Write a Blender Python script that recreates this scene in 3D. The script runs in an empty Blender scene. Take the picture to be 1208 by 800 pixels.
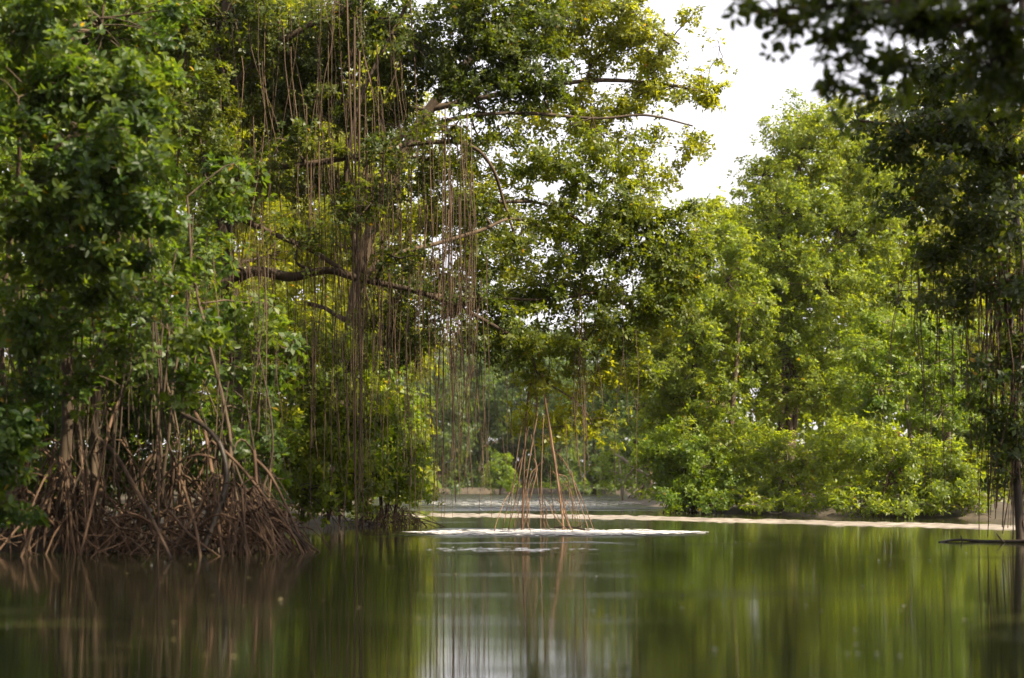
import bpy, math, random
import numpy as np

random.seed(11)
rng = np.random.default_rng(11)
scn = bpy.context.scene
COL = scn.collection
R = math.radians

# ------------------------------------------------------------------ camera
W_PX, H_PX, F_PX, HOR = 1208.0, 800.0, 1916.0, 566.0
CAM_H = 1.0
cam_data = bpy.data.cameras.new("camera")
cam = bpy.data.objects.new("camera", cam_data)
COL.objects.link(cam)
cam.location = (0, 0, CAM_H)
cam.rotation_euler = (R(90), 0, 0)
cam_data.sensor_width = 36.0
cam_data.lens = 36.0 * F_PX / W_PX
cam_data.shift_y = (HOR - H_PX / 2) / W_PX
cam_data.clip_start = 0.1
cam_data.clip_end = 8000
cam_data.dof.use_dof = True
cam_data.dof.focus_distance = 36.0
cam_data.dof.aperture_fstop = 1.1
scn.camera = cam

# ------------------------------------------------------------------ light
SUN_EL, SUN_AZ = R(47), R(120)          # azimuth clockwise from the view direction (+Y)
world = bpy.data.worlds.new("World")
scn.world = world
world.use_nodes = True
wn = world.node_tree
wn.nodes.clear()
sky = wn.nodes.new("ShaderNodeTexSky")
sky.sky_type = 'NISHITA'
sky.sun_disc = False
sky.sun_elevation = SUN_EL
sky.sun_rotation = SUN_AZ
sky.air_density = 1.0
sky.dust_density = 6.0
sky.ozone_density = 1.0
hz = wn.nodes.new("ShaderNodeMix")
hz.data_type = 'RGBA'
hz.inputs[0].default_value = 0.6
hz.inputs[7].default_value = (9.5, 9.0, 9.2, 1)     # even white cloud layer over the whole sky
bg = wn.nodes.new("ShaderNodeBackground")
bg.inputs[1].default_value = 0.076
wo = wn.nodes.new("ShaderNodeOutputWorld")
wn.links.new(sky.outputs[0], hz.inputs[6])
wn.links.new(hz.outputs[2], bg.inputs[0])
wn.links.new(bg.outputs[0], wo.inputs[0])

sd = bpy.data.lights.new("sun", 'SUN')
sd.energy = 5.0
sd.angle = R(0.6)
sd.color = (1.0, 0.88, 0.66)
sun = bpy.data.objects.new("sun", sd)
COL.objects.link(sun)
# direction towards the sun: (sin az, cos az, tan el)
sun.rotation_euler = (R(90) - SUN_EL, 0, math.pi - SUN_AZ)
sun.location = (40, 40, 60)

scn.view_settings.view_transform = 'Standard'
scn.view_settings.look = 'None'
scn.view_settings.gamma = 1.0
scn.view_settings.exposure = 1.48
scn.view_settings.use_curve_mapping = False
cy = scn.cycles
cy.max_bounces = 6
cy.diffuse_bounces = 3
cy.glossy_bounces = 3
cy.transmission_bounces = 4
cy.transparent_max_bounces = 4
cy.volume_bounces = 0
cy.use_denoising = True
cy.use_adaptive_sampling = True
cy.adaptive_threshold = 0.02
cy.sample_clamp_indirect = 6.0
cy.caustics_reflective = False
cy.caustics_refractive = False


def at(x, y, d):
    """a point of the place, from where it is seen in the photograph and how far off it stands"""
    return np.array([(x - W_PX / 2) / F_PX * d, d, CAM_H + (HOR - y) / F_PX * d])


# ------------------------------------------------------------------ materials
def new_mat(name):
    m = bpy.data.materials.new(name)
    m.use_nodes = True
    nt = m.node_tree
    nt.nodes.clear()
    return m, nt, nt.nodes.new("ShaderNodeOutputMaterial")


def ramp(nt, stops):
    r = nt.nodes.new("ShaderNodeValToRGB")
    el = r.color_ramp.elements
    while len(el) > 1:
        el.remove(el[-1])
    el[0].position, el[0].color = stops[0][0], (*stops[0][1], 1)
    for p, c in stops[1:]:
        e = el.new(p)
        e.color = (*c, 1)
    return r


def leaf_material(name, dark, mid, light, old, trans=0.45, tmul=1.75, rough=0.45, spec=0.35):
    m, nt, out = new_mat(name)
    a = nt.nodes.new("ShaderNodeAttribute")
    a.attribute_name = "tone"
    rp = ramp(nt, [(0.0, dark), (0.45, mid), (0.9, light), (0.965, light), (0.985, old), (1.0, old)])
    nt.links.new(a.outputs["Fac"], rp.inputs[0])
    p = nt.nodes.new("ShaderNodeBsdfPrincipled")
    p.inputs["Roughness"].default_value = rough
    p.inputs["Specular IOR Level"].default_value = spec
    nt.links.new(rp.outputs[0], p.inputs["Base Color"])
    t = nt.nodes.new("ShaderNodeBsdfTranslucent")
    mul = nt.nodes.new("ShaderNodeMix")
    mul.data_type = 'RGBA'
    mul.blend_type = 'MULTIPLY'
    mul.clamp_result = False
    mul.inputs[0].default_value = 1.0
    mul.inputs[7].default_value = (2.0 * tmul, 1.8 * tmul, 0.42 * tmul, 1)
    nt.links.new(rp.outputs[0], mul.inputs[6])
    nt.links.new(mul.outputs[2], t.inputs[0])
    mx = nt.nodes.new("ShaderNodeMixShader")
    mx.inputs[0].default_value = trans
    nt.links.new(p.outputs[0], mx.inputs[1])
    nt.links.new(t.outputs[0], mx.inputs[2])
    nt.links.new(mx.outputs[0], out.inputs[0])
    return m


def bark_material(name, c0, c1, scale=6.0, stretch=0.15, rough=0.85):
    m, nt, out = new_mat(name)
    tc = nt.nodes.new("ShaderNodeTexCoord")
    mp = nt.nodes.new("ShaderNodeMapping")
    mp.inputs["Scale"].default_value = (1, 1, stretch)
    no = nt.nodes.new("ShaderNodeTexNoise")
    no.inputs["Scale"].default_value = scale
    no.inputs["Detail"].default_value = 5
    oi = nt.nodes.new("ShaderNodeObjectInfo")
    ad = nt.nodes.new("ShaderNodeMath")
    ad.operation = 'MULTIPLY_ADD'
    ad.inputs[1].default_value = 0.35
    nt.links.new(oi.outputs["Random"], ad.inputs[0])
    nt.links.new(no.outputs["Fac"], ad.inputs[2])
    rp = ramp(nt, [(0.35, c0), (0.95, c1)])
    p = nt.nodes.new("ShaderNodeBsdfPrincipled")
    p.inputs["Roughness"].default_value = rough
    p.inputs["Specular IOR Level"].default_value = 0.25
    bp = nt.nodes.new("ShaderNodeBump")
    bp.inputs["Strength"].default_value = 0.5
    bp.inputs["Distance"].default_value = 0.02
    nt.links.new(tc.outputs["Object"], mp.inputs[0])
    nt.links.new(mp.outputs[0], no.inputs["Vector"])
    nt.links.new(ad.outputs[0], rp.inputs[0])
    nt.links.new(rp.outputs[0], p.inputs["Base Color"])
    nt.links.new(no.outputs["Fac"], bp.inputs["Height"])
    nt.links.new(bp.outputs[0], p.inputs["Normal"])
    nt.links.new(p.outputs[0], out.inputs[0])
    return m


OLD = (0.16, 0.10, 0.012)
LEAF = {
    'near':   leaf_material("leaf_deep_green", (0.024, 0.050, 0.010), (0.050, 0.086, 0.014), (0.092, 0.122, 0.022), (0.22, 0.15, 0.01)),
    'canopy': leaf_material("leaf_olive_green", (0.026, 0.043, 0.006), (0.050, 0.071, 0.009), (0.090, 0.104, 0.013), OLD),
    'olive': leaf_material("leaf_sunlit_olive", (0.040, 0.064, 0.008), (0.074, 0.098, 0.011), (0.115, 0.132, 0.015), OLD, .5),  # lighter copy of the canopy leaf, painted as sunlit
    'yellow': leaf_material("leaf_sunlit_yellow_green", (0.064, 0.086, 0.008), (0.106, 0.124, 0.010), (0.146, 0.156, 0.014), OLD, .52, 1.95),  # sunlit glow put into the leaf colour
    'bright': leaf_material("leaf_fresh_green", (0.050, 0.095, 0.008), (0.085, 0.130, 0.010), (0.125, 0.165, 0.014), OLD),
    'right':  leaf_material("leaf_mid_green", (0.070, 0.104, 0.013), (0.102, 0.138, 0.017), (0.134, 0.162, 0.022), OLD, .55),
    'far':    leaf_material("leaf_hazy_green", (0.030, 0.056, 0.018), (0.052, 0.084, 0.028), (0.078, 0.108, 0.036), OLD),  # haze of distance put into the leaf colour
    'shade':  leaf_material("leaf_shaded_olive", (0.016, 0.030, 0.008), (0.032, 0.050, 0.010), (0.062, 0.074, 0.014), OLD),  # shade over the right foreground put into the leaf colour
}
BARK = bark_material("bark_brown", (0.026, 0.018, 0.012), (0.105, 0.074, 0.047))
PALE = bark_material("bark_pale", (0.13, 0.105, 0.080), (0.30, 0.25, 0.20))
ROOT = bark_material("root_red_brown", (0.020, 0.012, 0.008), (0.125, 0.074, 0.044), 4.0, 0.4)
AERI = bark_material("aerial_root_brown", (0.030, 0.019, 0.012), (0.140, 0.090, 0.056), 3.0, 0.1)
CLUSTER = bark_material("root_pale_red_brown", (0.040, 0.022, 0.013), (0.185, 0.112, 0.070), 4.0, 0.4)
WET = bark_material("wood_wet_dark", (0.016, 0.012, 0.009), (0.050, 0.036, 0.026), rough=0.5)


# ------------------------------------------------------------------ mesh helpers
def mesh_from(name, V, F, mat, smooth=False, tone=None):
    V = np.asarray(V, np.float32)
    F = np.asarray(F, np.int32)
    n, k = F.shape
    me = bpy.data.meshes.new(name)
    me.vertices.add(len(V))
    me.vertices.foreach_set("co", V.ravel())
    me.loops.add(n * k)
    me.loops.foreach_set("vertex_index", F.ravel())
    me.polygons.add(n)
    me.polygons.foreach_set("loop_start", np.arange(0, n * k, k, dtype=np.int32))
    me.polygons.foreach_set("loop_total", np.full(n, k, np.int32))
    if smooth:
        me.polygons.foreach_set("use_smooth", np.ones(n, bool))
    if tone is not None:
        at_ = me.attributes.new("tone", 'FLOAT', 'FACE')
        at_.data.foreach_set("value", np.asarray(tone, np.float32))
    me.materials.append(mat)
    me.update(calc_edges=True)
    return me


def link(name, me, parent=None, **props):
    o = bpy.data.objects.new(name, me)
    COL.objects.link(o)
    if parent is not None:
        o.parent = parent
    for k, v in props.items():
        o[k] = v
    return o


def norm(v):
    return v / np.maximum(np.linalg.norm(v, axis=-1, keepdims=True), 1e-9)


def tubes(P, Rr, sides=5):
    """P (T,S,3) paths, Rr (T,S) radii -> verts, quad faces"""
    P = np.asarray(P, float)
    Rr = np.asarray(Rr, float)
    T, S, _ = P.shape
    tg = np.gradient(P, axis=1)
    tg = norm(tg)
    ch = norm(P[:, -1] - P[:, 0])
    ref = np.where(np.abs(ch[:, 2:3]) > 0.8, np.array([[1.0, 0.13, 0]]), np.array([[0.05, 0.1, 1.0]]))
    u = norm(np.cross(tg, ref[:, None, :]))
    v = np.cross(tg, u)
    a = np.arange(sides) * 2 * math.pi / sides
    ring = (P[:, :, None, :] + Rr[:, :, None, None] * (np.cos(a)[None, None, :, None] * u[:, :, None, :] + np.sin(a)[None, None, :, None] * v[:, :, None, :]))
    V = ring.reshape(-1, 3)
    idx = np.arange(T * S * sides).reshape(T, S, sides)
    A = idx[:, :-1, :]
    B = idx[:, 1:, :]
    F = np.stack([A, np.roll(A, -1, 2), np.roll(B, -1, 2), B], -1).reshape(-1, 4)
    return V, F


def spline(pts, n):
    """Catmull-Rom through points, n samples"""
    p = np.asarray(pts, float)
    if len(p) == 2:
        t = np.linspace(0, 1, n)[:, None]
        return p[0] * (1 - t) + p[1] * t
    q = np.vstack([2 * p[0] - p[1], p, 2 * p[-1] - p[-2]])
    m = len(p) - 1
    out = []
    for s in np.linspace(0, m - 1e-6, n):
        i = int(s)
        t = s - i
        a, b, c, d = q[i], q[i + 1], q[i + 2], q[i + 3]
        out.append(0.5 * (2 * b + (c - a) * t + (2 * a - 5 * b + 4 * c - d) * t * t + (3 * b - a - 3 * c + d) * t ** 3))
    return np.array(out)


def tube_part(name, path, radii, mat, parent, sides=6, origin=None, **props):
    V, F = tubes(path[None], np.asarray(radii)[None], sides)
    if origin is not None:
        V = V - origin
    return link(name, mesh_from(name, V, F, mat, True), parent, **props)


def wiggle(path, amp, k=3):
    """smooth random sway along a path, zero at its start"""
    n = len(path)
    t = np.linspace(0, 1, n)
    off = np.zeros((n, 3))
    for j in range(1, k + 1):
        ph = rng.uniform(0, 6.28, 3)
        off += rng.normal(0, 1, 3) * np.sin(j * 2.4 * t[:, None] + ph) / j
    off -= off[0]
    return path + off * amp * np.minimum(1, t * 4)[:, None]


def leaf_mesh(C, axis, L, k, tone_c, fine):
    """rosettes of k leaves at the points C with the given axes"""
    n = len(C)
    a = norm(axis)
    ref = np.where(np.abs(a[:, 2:3]) > 0.9, np.array([[1.0, 0, 0]]), np.array([[0, 0, 1.0]]))
    u = norm(np.cross(a, ref))
    v = np.cross(a, u)
    phi = rng.uniform(0, 6.28, (n, 1)) + np.arange(k)[None] * 2 * math.pi / k + rng.normal(0, .35, (n, k))
    th = rng.uniform(R(30), R(105), (n, k))
    d = (a[:, None] * np.cos(th)[..., None] + (u[:, None] * np.cos(phi)[..., None] + v[:, None] * np.sin(phi)[..., None]) * np.sin(th)[..., None])
    d = norm(d + rng.normal(0, .12, d.shape) + np.array([0, 0, -0.12]))
    nr = norm(a[:, None] - d * np.sum(a[:, None] * d, -1, keepdims=True) + rng.normal(0, .3, d.shape))
    nr = norm(nr - d * np.sum(nr * d, -1, keepdims=True))
    s = np.cross(d, nr)
    Ls = L * rng.uniform(.65, 1.2, (n, k))[..., None]
    w = Ls * 0.25
    b = C[:, None] + d * 0.015 + rng.normal(0, L * 0.12, d.shape)
    tip = b + d * Ls - nr * Ls * 0.12
    tone = np.clip(tone_c[:, None] + rng.normal(0, .13, (n, k)), 0, .95)
    tone = np.where(rng.random((n, k)) < 0.004, 1.0, tone).reshape(-1)
    if fine:
        l1 = b + d * Ls * .32 + s * w + nr * w * .25
        l2 = b + d * Ls * .72 + s * w * .85 + nr * w * .12
        r1 = b + d * Ls * .32 - s * w + nr * w * .25
        r2 = b + d * Ls * .72 - s * w * .85 + nr * w * .12
        V = np.stack([b, l1, l2, tip, r2, r1], 2).reshape(-1, 3)
        i = np.arange(n * k)[:, None] * 6
        F = np.concatenate([i + np.array([[0, 3, 2, 1]]), i + np.array([[0, 5, 4, 3]])], 1).reshape(-1, 4)
        tone = np.repeat(tone, 2)
    else:
        l = b + d * Ls * .5 + s * w * 1.1 + nr * w * .2
        r = b + d * Ls * .5 - s * w * 1.1 + nr * w * .2
        V = np.stack([b, r, tip, l], 2).reshape(-1, 3)
        i = np.arange(n * k)[:, None] * 4
        F = (i + np.array([[0, 1, 2, 3]])).reshape(-1, 4)
    return V, F, tone


LEAVES = [0]


class Tree:
    """one tree: an Empty at its foot, with trunk, limbs, twigs, foliage and roots as its parts"""

    def __init__(self, name, label, foot, cat='tree', group=None):
        self.o = bpy.data.objects.new(name, None)
        COL.objects.link(self.o)
        self.foot = np.array([foot[0], foot[1], 0.0])
        self.o.location = self.foot
        self.o.empty_display_size = 0.3
        self.o['label'] = label
        self.o['category'] = cat
        if group:
            self.o['group'] = group
        self.stems = []
        self.sk = []          # skeleton points (x,y,z,r)

    def tube(self, name, pts, r0, r1, mat, n=None, amp=0.0, sides=7, skeleton=True, flare=0.0):
        n = n or max(6, len(pts) * 4)
        p = spline(pts, n)
        if amp:
            p = wiggle(p, amp)
        t = np.linspace(0, 1, n)
        r = r0 + (r1 - r0) * t ** 0.8
        if flare:
            r = r * (1 + flare * np.exp(-t * 9))
        r = r * (1 + 0.07 * np.sin(t * 23 + rng.uniform(0, 6)))
        if name in ('trunk', 'stem'):
            self.stems.append(p)
        if skeleton:
            self.sk += [(*q, rr) for q, rr in zip(p, r)]
        tube_part(name, p, r, mat, self.o, sides, self.foot)
        return p

    def crown(self, blobs, leaf, L=0.12, lai=2.0, sub_r=0.42, k=7, fine=False, mat=None, limbs=True, droop=0.0):
        """blobs: (x, y, d, rx px, ry px, depth m, density, tone shift)"""
        VS, FS, TS, base = [], [], [], 0
        tw, twr = [], []
        bl = []
        for b in blobs:
            x, y, d, rx, ry = b[:5]
            dep = b[5] if len(b) > 5 else None
            den = b[6] if len(b) > 6 else 1.0
            ts = b[7] if len(b) > 7 else 0.0  # tone shift: sunlit tops painted lighter, shaded insides darker
            c = at(x, y, d)
            rx, ry = rx / F_PX * d, ry / F_PX * d
            dep = dep or min(rx, 1.6 * ry)
            bl.append((c, np.array([rx, dep, ry]), den, ts))
        todo = list(range(len(bl)))
        while todo:
            sk = np.array(self.sk)
            best = None
            for i in todo:
                c = bl[i][0]
                v = c - sk[:, :3]
                dist = np.linalg.norm(v, axis=1) + np.maximum(0, -v[:, 2]) * 0.8
                j = int(np.argmin(dist))
                if best is None or dist[j] < best[0]:
                    best = (dist[j], i, j)
            _, i, j = best
            todo.remove(i)
            c, rad, den, ts = bl[i]
            s = sk[j]
            if limbs:
                r0 = min(s[3] * 0.75, 0.018 + 0.022 * float(np.mean(rad)) + 0.012 * best[0])
                mid = (s[:3] + c) / 2 + rng.normal(0, .12, 3) * best[0] + np.array([0, 0, 0.10 * best[0]])
                end = c + (c - s[:3]) * 0.25
                self.tube('limb', [s[:3], mid, c, end], r0, max(r0 * .35, .008), mat or BARK, n=12, amp=0.10 * min(1, best[0]), sides=5)
            # leaf sprays through the blob
            vol_area = math.pi * rad[0] * rad[2]
            leaf_area = L * L * 0.27
            n_leaf = lai * den * vol_area * 2 / leaf_area
            n_sub = max(5, int(vol_area * den ** .6 / (sub_r * sub_r) * 2.1))
            q = norm(rng.normal(0, 1, (n_sub, 3))) * (rng.random((n_sub, 1)) ** 0.45)
            sub = c + q * rad * rng.normal(1, .10, (n_sub, 1))
            sub = sub[sub[:, 2] > 0.22]
            if len(sub) == 0:
                continue
            n_ros = max(2, int(n_leaf / k / n_sub))
            cnt = np.maximum(1, (n_ros * rng.lognormal(-0.1, .45, len(sub)))).astype(int)
            rep = np.repeat(np.arange(len(sub)), cnt)
            sr = sub_r * rng.uniform(.6, 1.35, len(sub))
            off = norm(rng.normal(0, 1, (len(rep), 3))) * (rng.random((len(rep), 1)) ** .5) * sr[rep][:, None]
            off[:, 2] *= 0.62
            # sprays arch along their own outward direction
            od = norm((sub - c) / rad + np.array([0, 0, .25]))
            along = rng.uniform(-.7, .8, (len(rep), 1)) * sr[rep][:, None]
            off = off * .8 + od[rep] * along - np.array([0, 0, 1.0]) * (np.abs(along) ** 1.5) * (0.25 + droop)
            P = sub[rep] + off
            ax = off * 1.2 / sub_r + od[rep] * .7 + np.array([0, 0, .75]) + rng.normal(0, .45, off.shape)
            keep = P[:, 2] > 0.08
            P, ax, rp = P[keep], ax[keep], rep[keep]
            tone_s = np.clip(.45 + ts + rng.normal(0, .16, len(sub)), .05, .9)
            V, F, T = leaf_mesh(P, ax, L, k, tone_s[rp], fine)
            VS.append(V)
            FS.append(F + base)
            TS.append(T)
            base += len(V)
            # twigs from the limb to the sprays
            sk = np.array(self.sk[-12:]) if limbs else np.array(self.sk)
            for s_, r_ in zip(sub, sr):
                jj = int(np.argmin(np.linalg.norm(sk[:, :3] - s_, axis=1)))
                a_ = sk[jj, :3]
                m_ = (a_ + s_) / 2 + rng.normal(0, .08, 3) + np.array([0, 0, .05])
                e_ = s_ + (s_ - m_) * .4
                tw.append(spline([a_, m_, s_, e_], 6))
                twr.append(np.linspace(min(.016, max(.007, sk[jj, 3])), .003, 6))
        V = np.concatenate(VS) - self.foot
        LEAVES[0] += sum(len(t) for t in TS)
        link('foliage', mesh_from('foliage', V, np.concatenate(FS), LEAF[leaf], False, np.concatenate(TS)), self.o, kind='stuff')
        if tw:
            V, F = tubes(np.array(tw), np.array(twr), 3)
            link('twigs', mesh_from('twigs', V - self.foot, F, mat or BARK, True), self.o, kind='stuff')

    def prop_root(self, start, end, r=0.03, rise=0.2, n=10, mat=None, amp=.04):
        s, e = np.array(start, float), np.array(end, float)
        h = max(s[2] - e[2], .2)
        p1 = s + (e - s) * .30 + np.array([0, 0, h * (.02 + rise)])
        p2 = s + (e - s) * .72 + np.array([0, 0, h * (-.02 + rise * .9)])
        p = wiggle(spline([s, p1, p2, e], n), amp)
        rr = r * np.linspace(1.1, .75, n)
        tube_part('prop_root', p, rr, mat or ROOT, self.o, 5, self.foot)
        return p

    def aerial(self, x, y0, y1, d, r=0.011, sway=.05, lean=0.0, n=11, mat=None, taper=.55):
        a = at(x, y0, d)
        b = at(x + lean, y1, d)
        b[2] = max(b[2], -.12)
        p = np.linspace(0, 1, n)[:, None] * (b - a) + a
        p = wiggle(p, sway, 3)
        p[:, 2] = np.linspace(a[2], b[2], n)
        rr = r * np.linspace(1.0, taper, n) * (1 + .12 * rng.normal(0, 1, n))
        tube_part('aerial_root', p, np.abs(rr), mat or AERI, self.o, 4, self.foot)


# ------------------------------------------------------------------ ground and water
def lerp_tab(tab, y):
    t = np.array(tab, float)
    return np.interp(y, t[:, 0], t[:, 1])


XL = [(-50, 60), (-14, 40), (-12, -10), (8, -11), (20.6, -12), (22.2, -11), (22.8, -3.9), (25, -3.9), (28, -5.2), (33, -5.4), (35, -3.0), (36, -2.7), (39, -4.2), (60, -6), (113, -9), (117, 60)]
XR = [(-50, 60), (-14, 60), (-12, 11), (12, 12), (23, 12), (25, 9.0), (28, 9.5), (34, 15), (40.5, 13), (42, 11.6), (44, 9.6), (46, 8.0), (49, 6.0), (60, 5.2), (74, 4.8), (85, 6), (113, 8), (117, -60)]


def ground_h(X, Y):
    xl, xr = lerp_tab(XL, Y), lerp_tab(XR, Y)
    s = np.maximum(xl - X, X - xr)
    nz = .06 * np.sin(X * 1.7 + 1.3 * np.sin(Y * .9)) + .05 * np.sin(Y * 2.1 + X * .7)
    return np.where(s > 0, .02 + .34 * np.tanh(s * .45) + nz * np.tanh(s), -.9 * np.tanh(-s * .35))


gx = np.concatenate([[-620, -250, -120, -75], np.arange(-60, 60.1, 1.0), [75, 120, 250, 620]])
gy = np.concatenate([[-620, -250, -90, -45], np.arange(-30, 130.1, 1.0), [145, 180, 300, 740]])
GX, GY = np.meshgrid(gx, gy)
GZ = ground_h(GX, GY)
V = np.stack([GX, GY, GZ], -1).reshape(-1, 3)
ny, nx = GX.shape
idx = np.arange(nx * ny).reshape(ny, nx)
F = np.stack([idx[:-1, :-1], idx[:-1, 1:], idx[1:, 1:], idx[1:, :-1]], -1).reshape(-1, 4)
m, nt, out = new_mat("mud_with_leaf_litter")
no = nt.nodes.new("ShaderNodeTexNoise")
no.inputs["Scale"].default_value = 2.5
no.inputs["Detail"].default_value = 8
tc = nt.nodes.new("ShaderNodeTexCoord")
nt.links.new(tc.outputs["Object"], no.inputs["Vector"])
rp = ramp(nt, [(.3, (.022, .017, .011)), (.7, (.075, .055, .034))])
p = nt.nodes.new("ShaderNodeBsdfPrincipled")
p.inputs["Roughness"].default_value = .8
nt.links.new(no.outputs["Fac"], rp.inputs[0])
nt.links.new(rp.outputs[0], p.inputs["Base Color"])
nt.links.new(p.outputs[0], out.inputs[0])
link("ground", mesh_from("ground", V, F, m, True), kind='structure')

# water: one sheet, calm with wind-ruffled lanes
m, nt, out = new_mat("lagoon_water")
N = nt.nodes.new
geo = N("ShaderNodeNewGeometry")
sep = N("ShaderNodeSeparateXYZ")
nt.links.new(geo.outputs["Position"], sep.inputs[0])


def mth(op, a, b=None, c=None, clamp=False):
    n_ = N("ShaderNodeMath")
    n_.operation = op
    n_.use_clamp = clamp
    for i, v in enumerate((a, b, c)):
        if v is None:
            continue
        if isinstance(v, (int, float)):
            n_.inputs[i].default_value = v
        else:
            nt.links.new(v, n_.inputs[i])
    return n_.outputs[0]


def smooth(v, a, b):
    n_ = N("ShaderNodeMapRange")
    n_.interpolation_type = 'SMOOTHSTEP'
    nt.links.new(v, n_.inputs[0])
    n_.inputs[1].default_value = a
    n_.inputs[2].default_value = b
    return n_.outputs[0]


def noise(scale, vec_scale, detail=3):
    mp = N("ShaderNodeMapping")
    mp.inputs["Scale"].default_value = vec_scale
    nt.links.new(geo.outputs["Position"], mp.inputs[0])
    n_ = N("ShaderNodeTexNoise")
    n_.inputs["Scale"].default_value = scale
    n_.inputs["Detail"].default_value = detail
    nt.links.new(mp.outputs[0], n_.inputs["Vector"])
    return n_.outputs["Fac"]


edge = noise(.35, (1, .5, 1), 4)
yj = mth('ADD', sep.outputs[1], mth('MULTIPLY', mth('SUBTRACT', edge, .5), 6.0))
xj = mth('ADD', sep.outputs[0], mth('MULTIPLY', mth('SUBTRACT', edge, .5), 3.0))
far_lane = mth('MULTIPLY', smooth(yj, 50, 58), mth('SUBTRACT', 1.0, smooth(yj, 100, 125)))
streak = smooth(noise(.5, (.12, 1.0, 1), 3), .36, .56)
far_lane = mth('MULTIPLY', far_lane, streak)
near_lane = mth('MULTIPLY', mth('MULTIPLY', smooth(yj, 28.6, 29.6), mth('SUBTRACT', 1.0, smooth(yj, 31.6, 33.0))),
                mth('MULTIPLY', smooth(xj, -2.2, -1.2), mth('SUBTRACT', 1.0, smooth(xj, 2.2, 4.0))))
thin_lane = mth('MULTIPLY', mth('MULTIPLY', smooth(yj, 25.2, 25.6), mth('SUBTRACT', 1.0, smooth(yj, 25.8, 26.3))),
                mth('MULTIPLY', smooth(xj, -1.5, -.5), mth('SUBTRACT', 1.0, smooth(xj, 1.0, 2.0))))
rip = mth('MAXIMUM', mth('MAXIMUM', far_lane, near_lane), mth('MULTIPLY', thin_lane, .5))
film = smooth(noise(.55, (.35, 1.0, 1), 5), .52, .68)
rough = mth('ADD', mth('MULTIPLY_ADD', rip, .45, .05), mth('MULTIPLY', film, .05))
p = N("ShaderNodeBsdfPrincipled")
p.inputs["Base Color"].default_value = (.020, .022, .008, 1)
p.inputs["IOR"].default_value = 1.33
p.inputs["Specular IOR Level"].default_value = .5
nt.links.new(rough, p.inputs["Roughness"])
p.inputs["Anisotropic"].default_value = .92
tv = N("ShaderNodeCombineXYZ")
tv.inputs[1].default_value = 1.0
nt.links.new(tv.outputs[0], p.inputs["Tangent"])
wave = mth('ADD', noise(1.0, (.9, 2.4, 1), 3), mth('MULTIPLY', noise(5.0, (.8, 2.2, 1), 2), .35))
bp = N("ShaderNodeBump")
bp.inputs["Distance"].default_value = .02
nt.links.new(mth('MULTIPLY_ADD', rip, .35, .06), bp.inputs["Strength"])
nt.links.new(wave, bp.inputs["Height"])
nt.links.new(bp.outputs[0], p.inputs["Normal"])
nt.links.new(p.outputs[0], out.inputs[0])
link("water", mesh_from("water", [(-620, -620, 0), (620, -620, 0), (620, 740, 0), (-620, 740, 0)], [(0, 1, 2, 3)], m), kind='structure')

# low pale beige strip just breaking the surface across the channel
NX, rows = 420, 40
xs = np.linspace(-3.2, 17, NX)
front = np.interp(xs, [-2.6, 0, 3, 6, 10, 17], [43.2, 42.6, 40.2, 36.8, 32.0, 27.6])
back = np.interp(xs, [-2.6, 0, 3, 6, 10, 17], [49.4, 48.2, 46, 42, 37, 31.8])
ts = np.linspace(0, 1, rows)
SY = front[None] * (1 - ts[:, None]) + back[None] * ts[:, None]
SX = np.repeat(xs[None], rows, 0)
SZ = .030 * np.sin(ts * math.pi)[:, None] ** .7 * np.minimum(1, (SX + 3.2) / 1.5) - .016
for _ in range(26):
    fx, fy, am = rng.uniform(4.0, 22), rng.uniform(1.0, 16), 0
    SZ = SZ + .006 / math.sqrt(1 + .3 * fx + .2 * fy) * np.sin(SX * fx + SY * fy * .6 + rng.uniform(0, 6.28))
idx = np.arange(rows * NX).reshape(rows, NX)
F = np.stack([idx[:-1, :-1], idx[:-1, 1:], idx[1:, 1:], idx[1:, :-1]], -1).reshape(-1, 4)
m, nt, out = new_mat("pale_beige")
N = nt.nodes.new
geo = N("ShaderNodeNewGeometry")
n1 = noise(1.2, (.25, 2.0, 1), 6)
rp = ramp(nt, [(.30, (.09, .072, .055)), (.52, (.20, .168, .135)), (.75, (.36, .31, .26))])
p = N("ShaderNodeBsdfPrincipled")
p.inputs["Roughness"].default_value = .6
nt.links.new(n1, rp.inputs[0])
nt.links.new(rp.outputs[0], p.inputs["Base Color"])
nt.links.new(p.outputs[0], out.inputs[0])
link("beige_strip", mesh_from("beige_strip", np.stack([SX, SY, SZ], -1).reshape(-1, 3), F, m, True), kind='structure')


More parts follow.
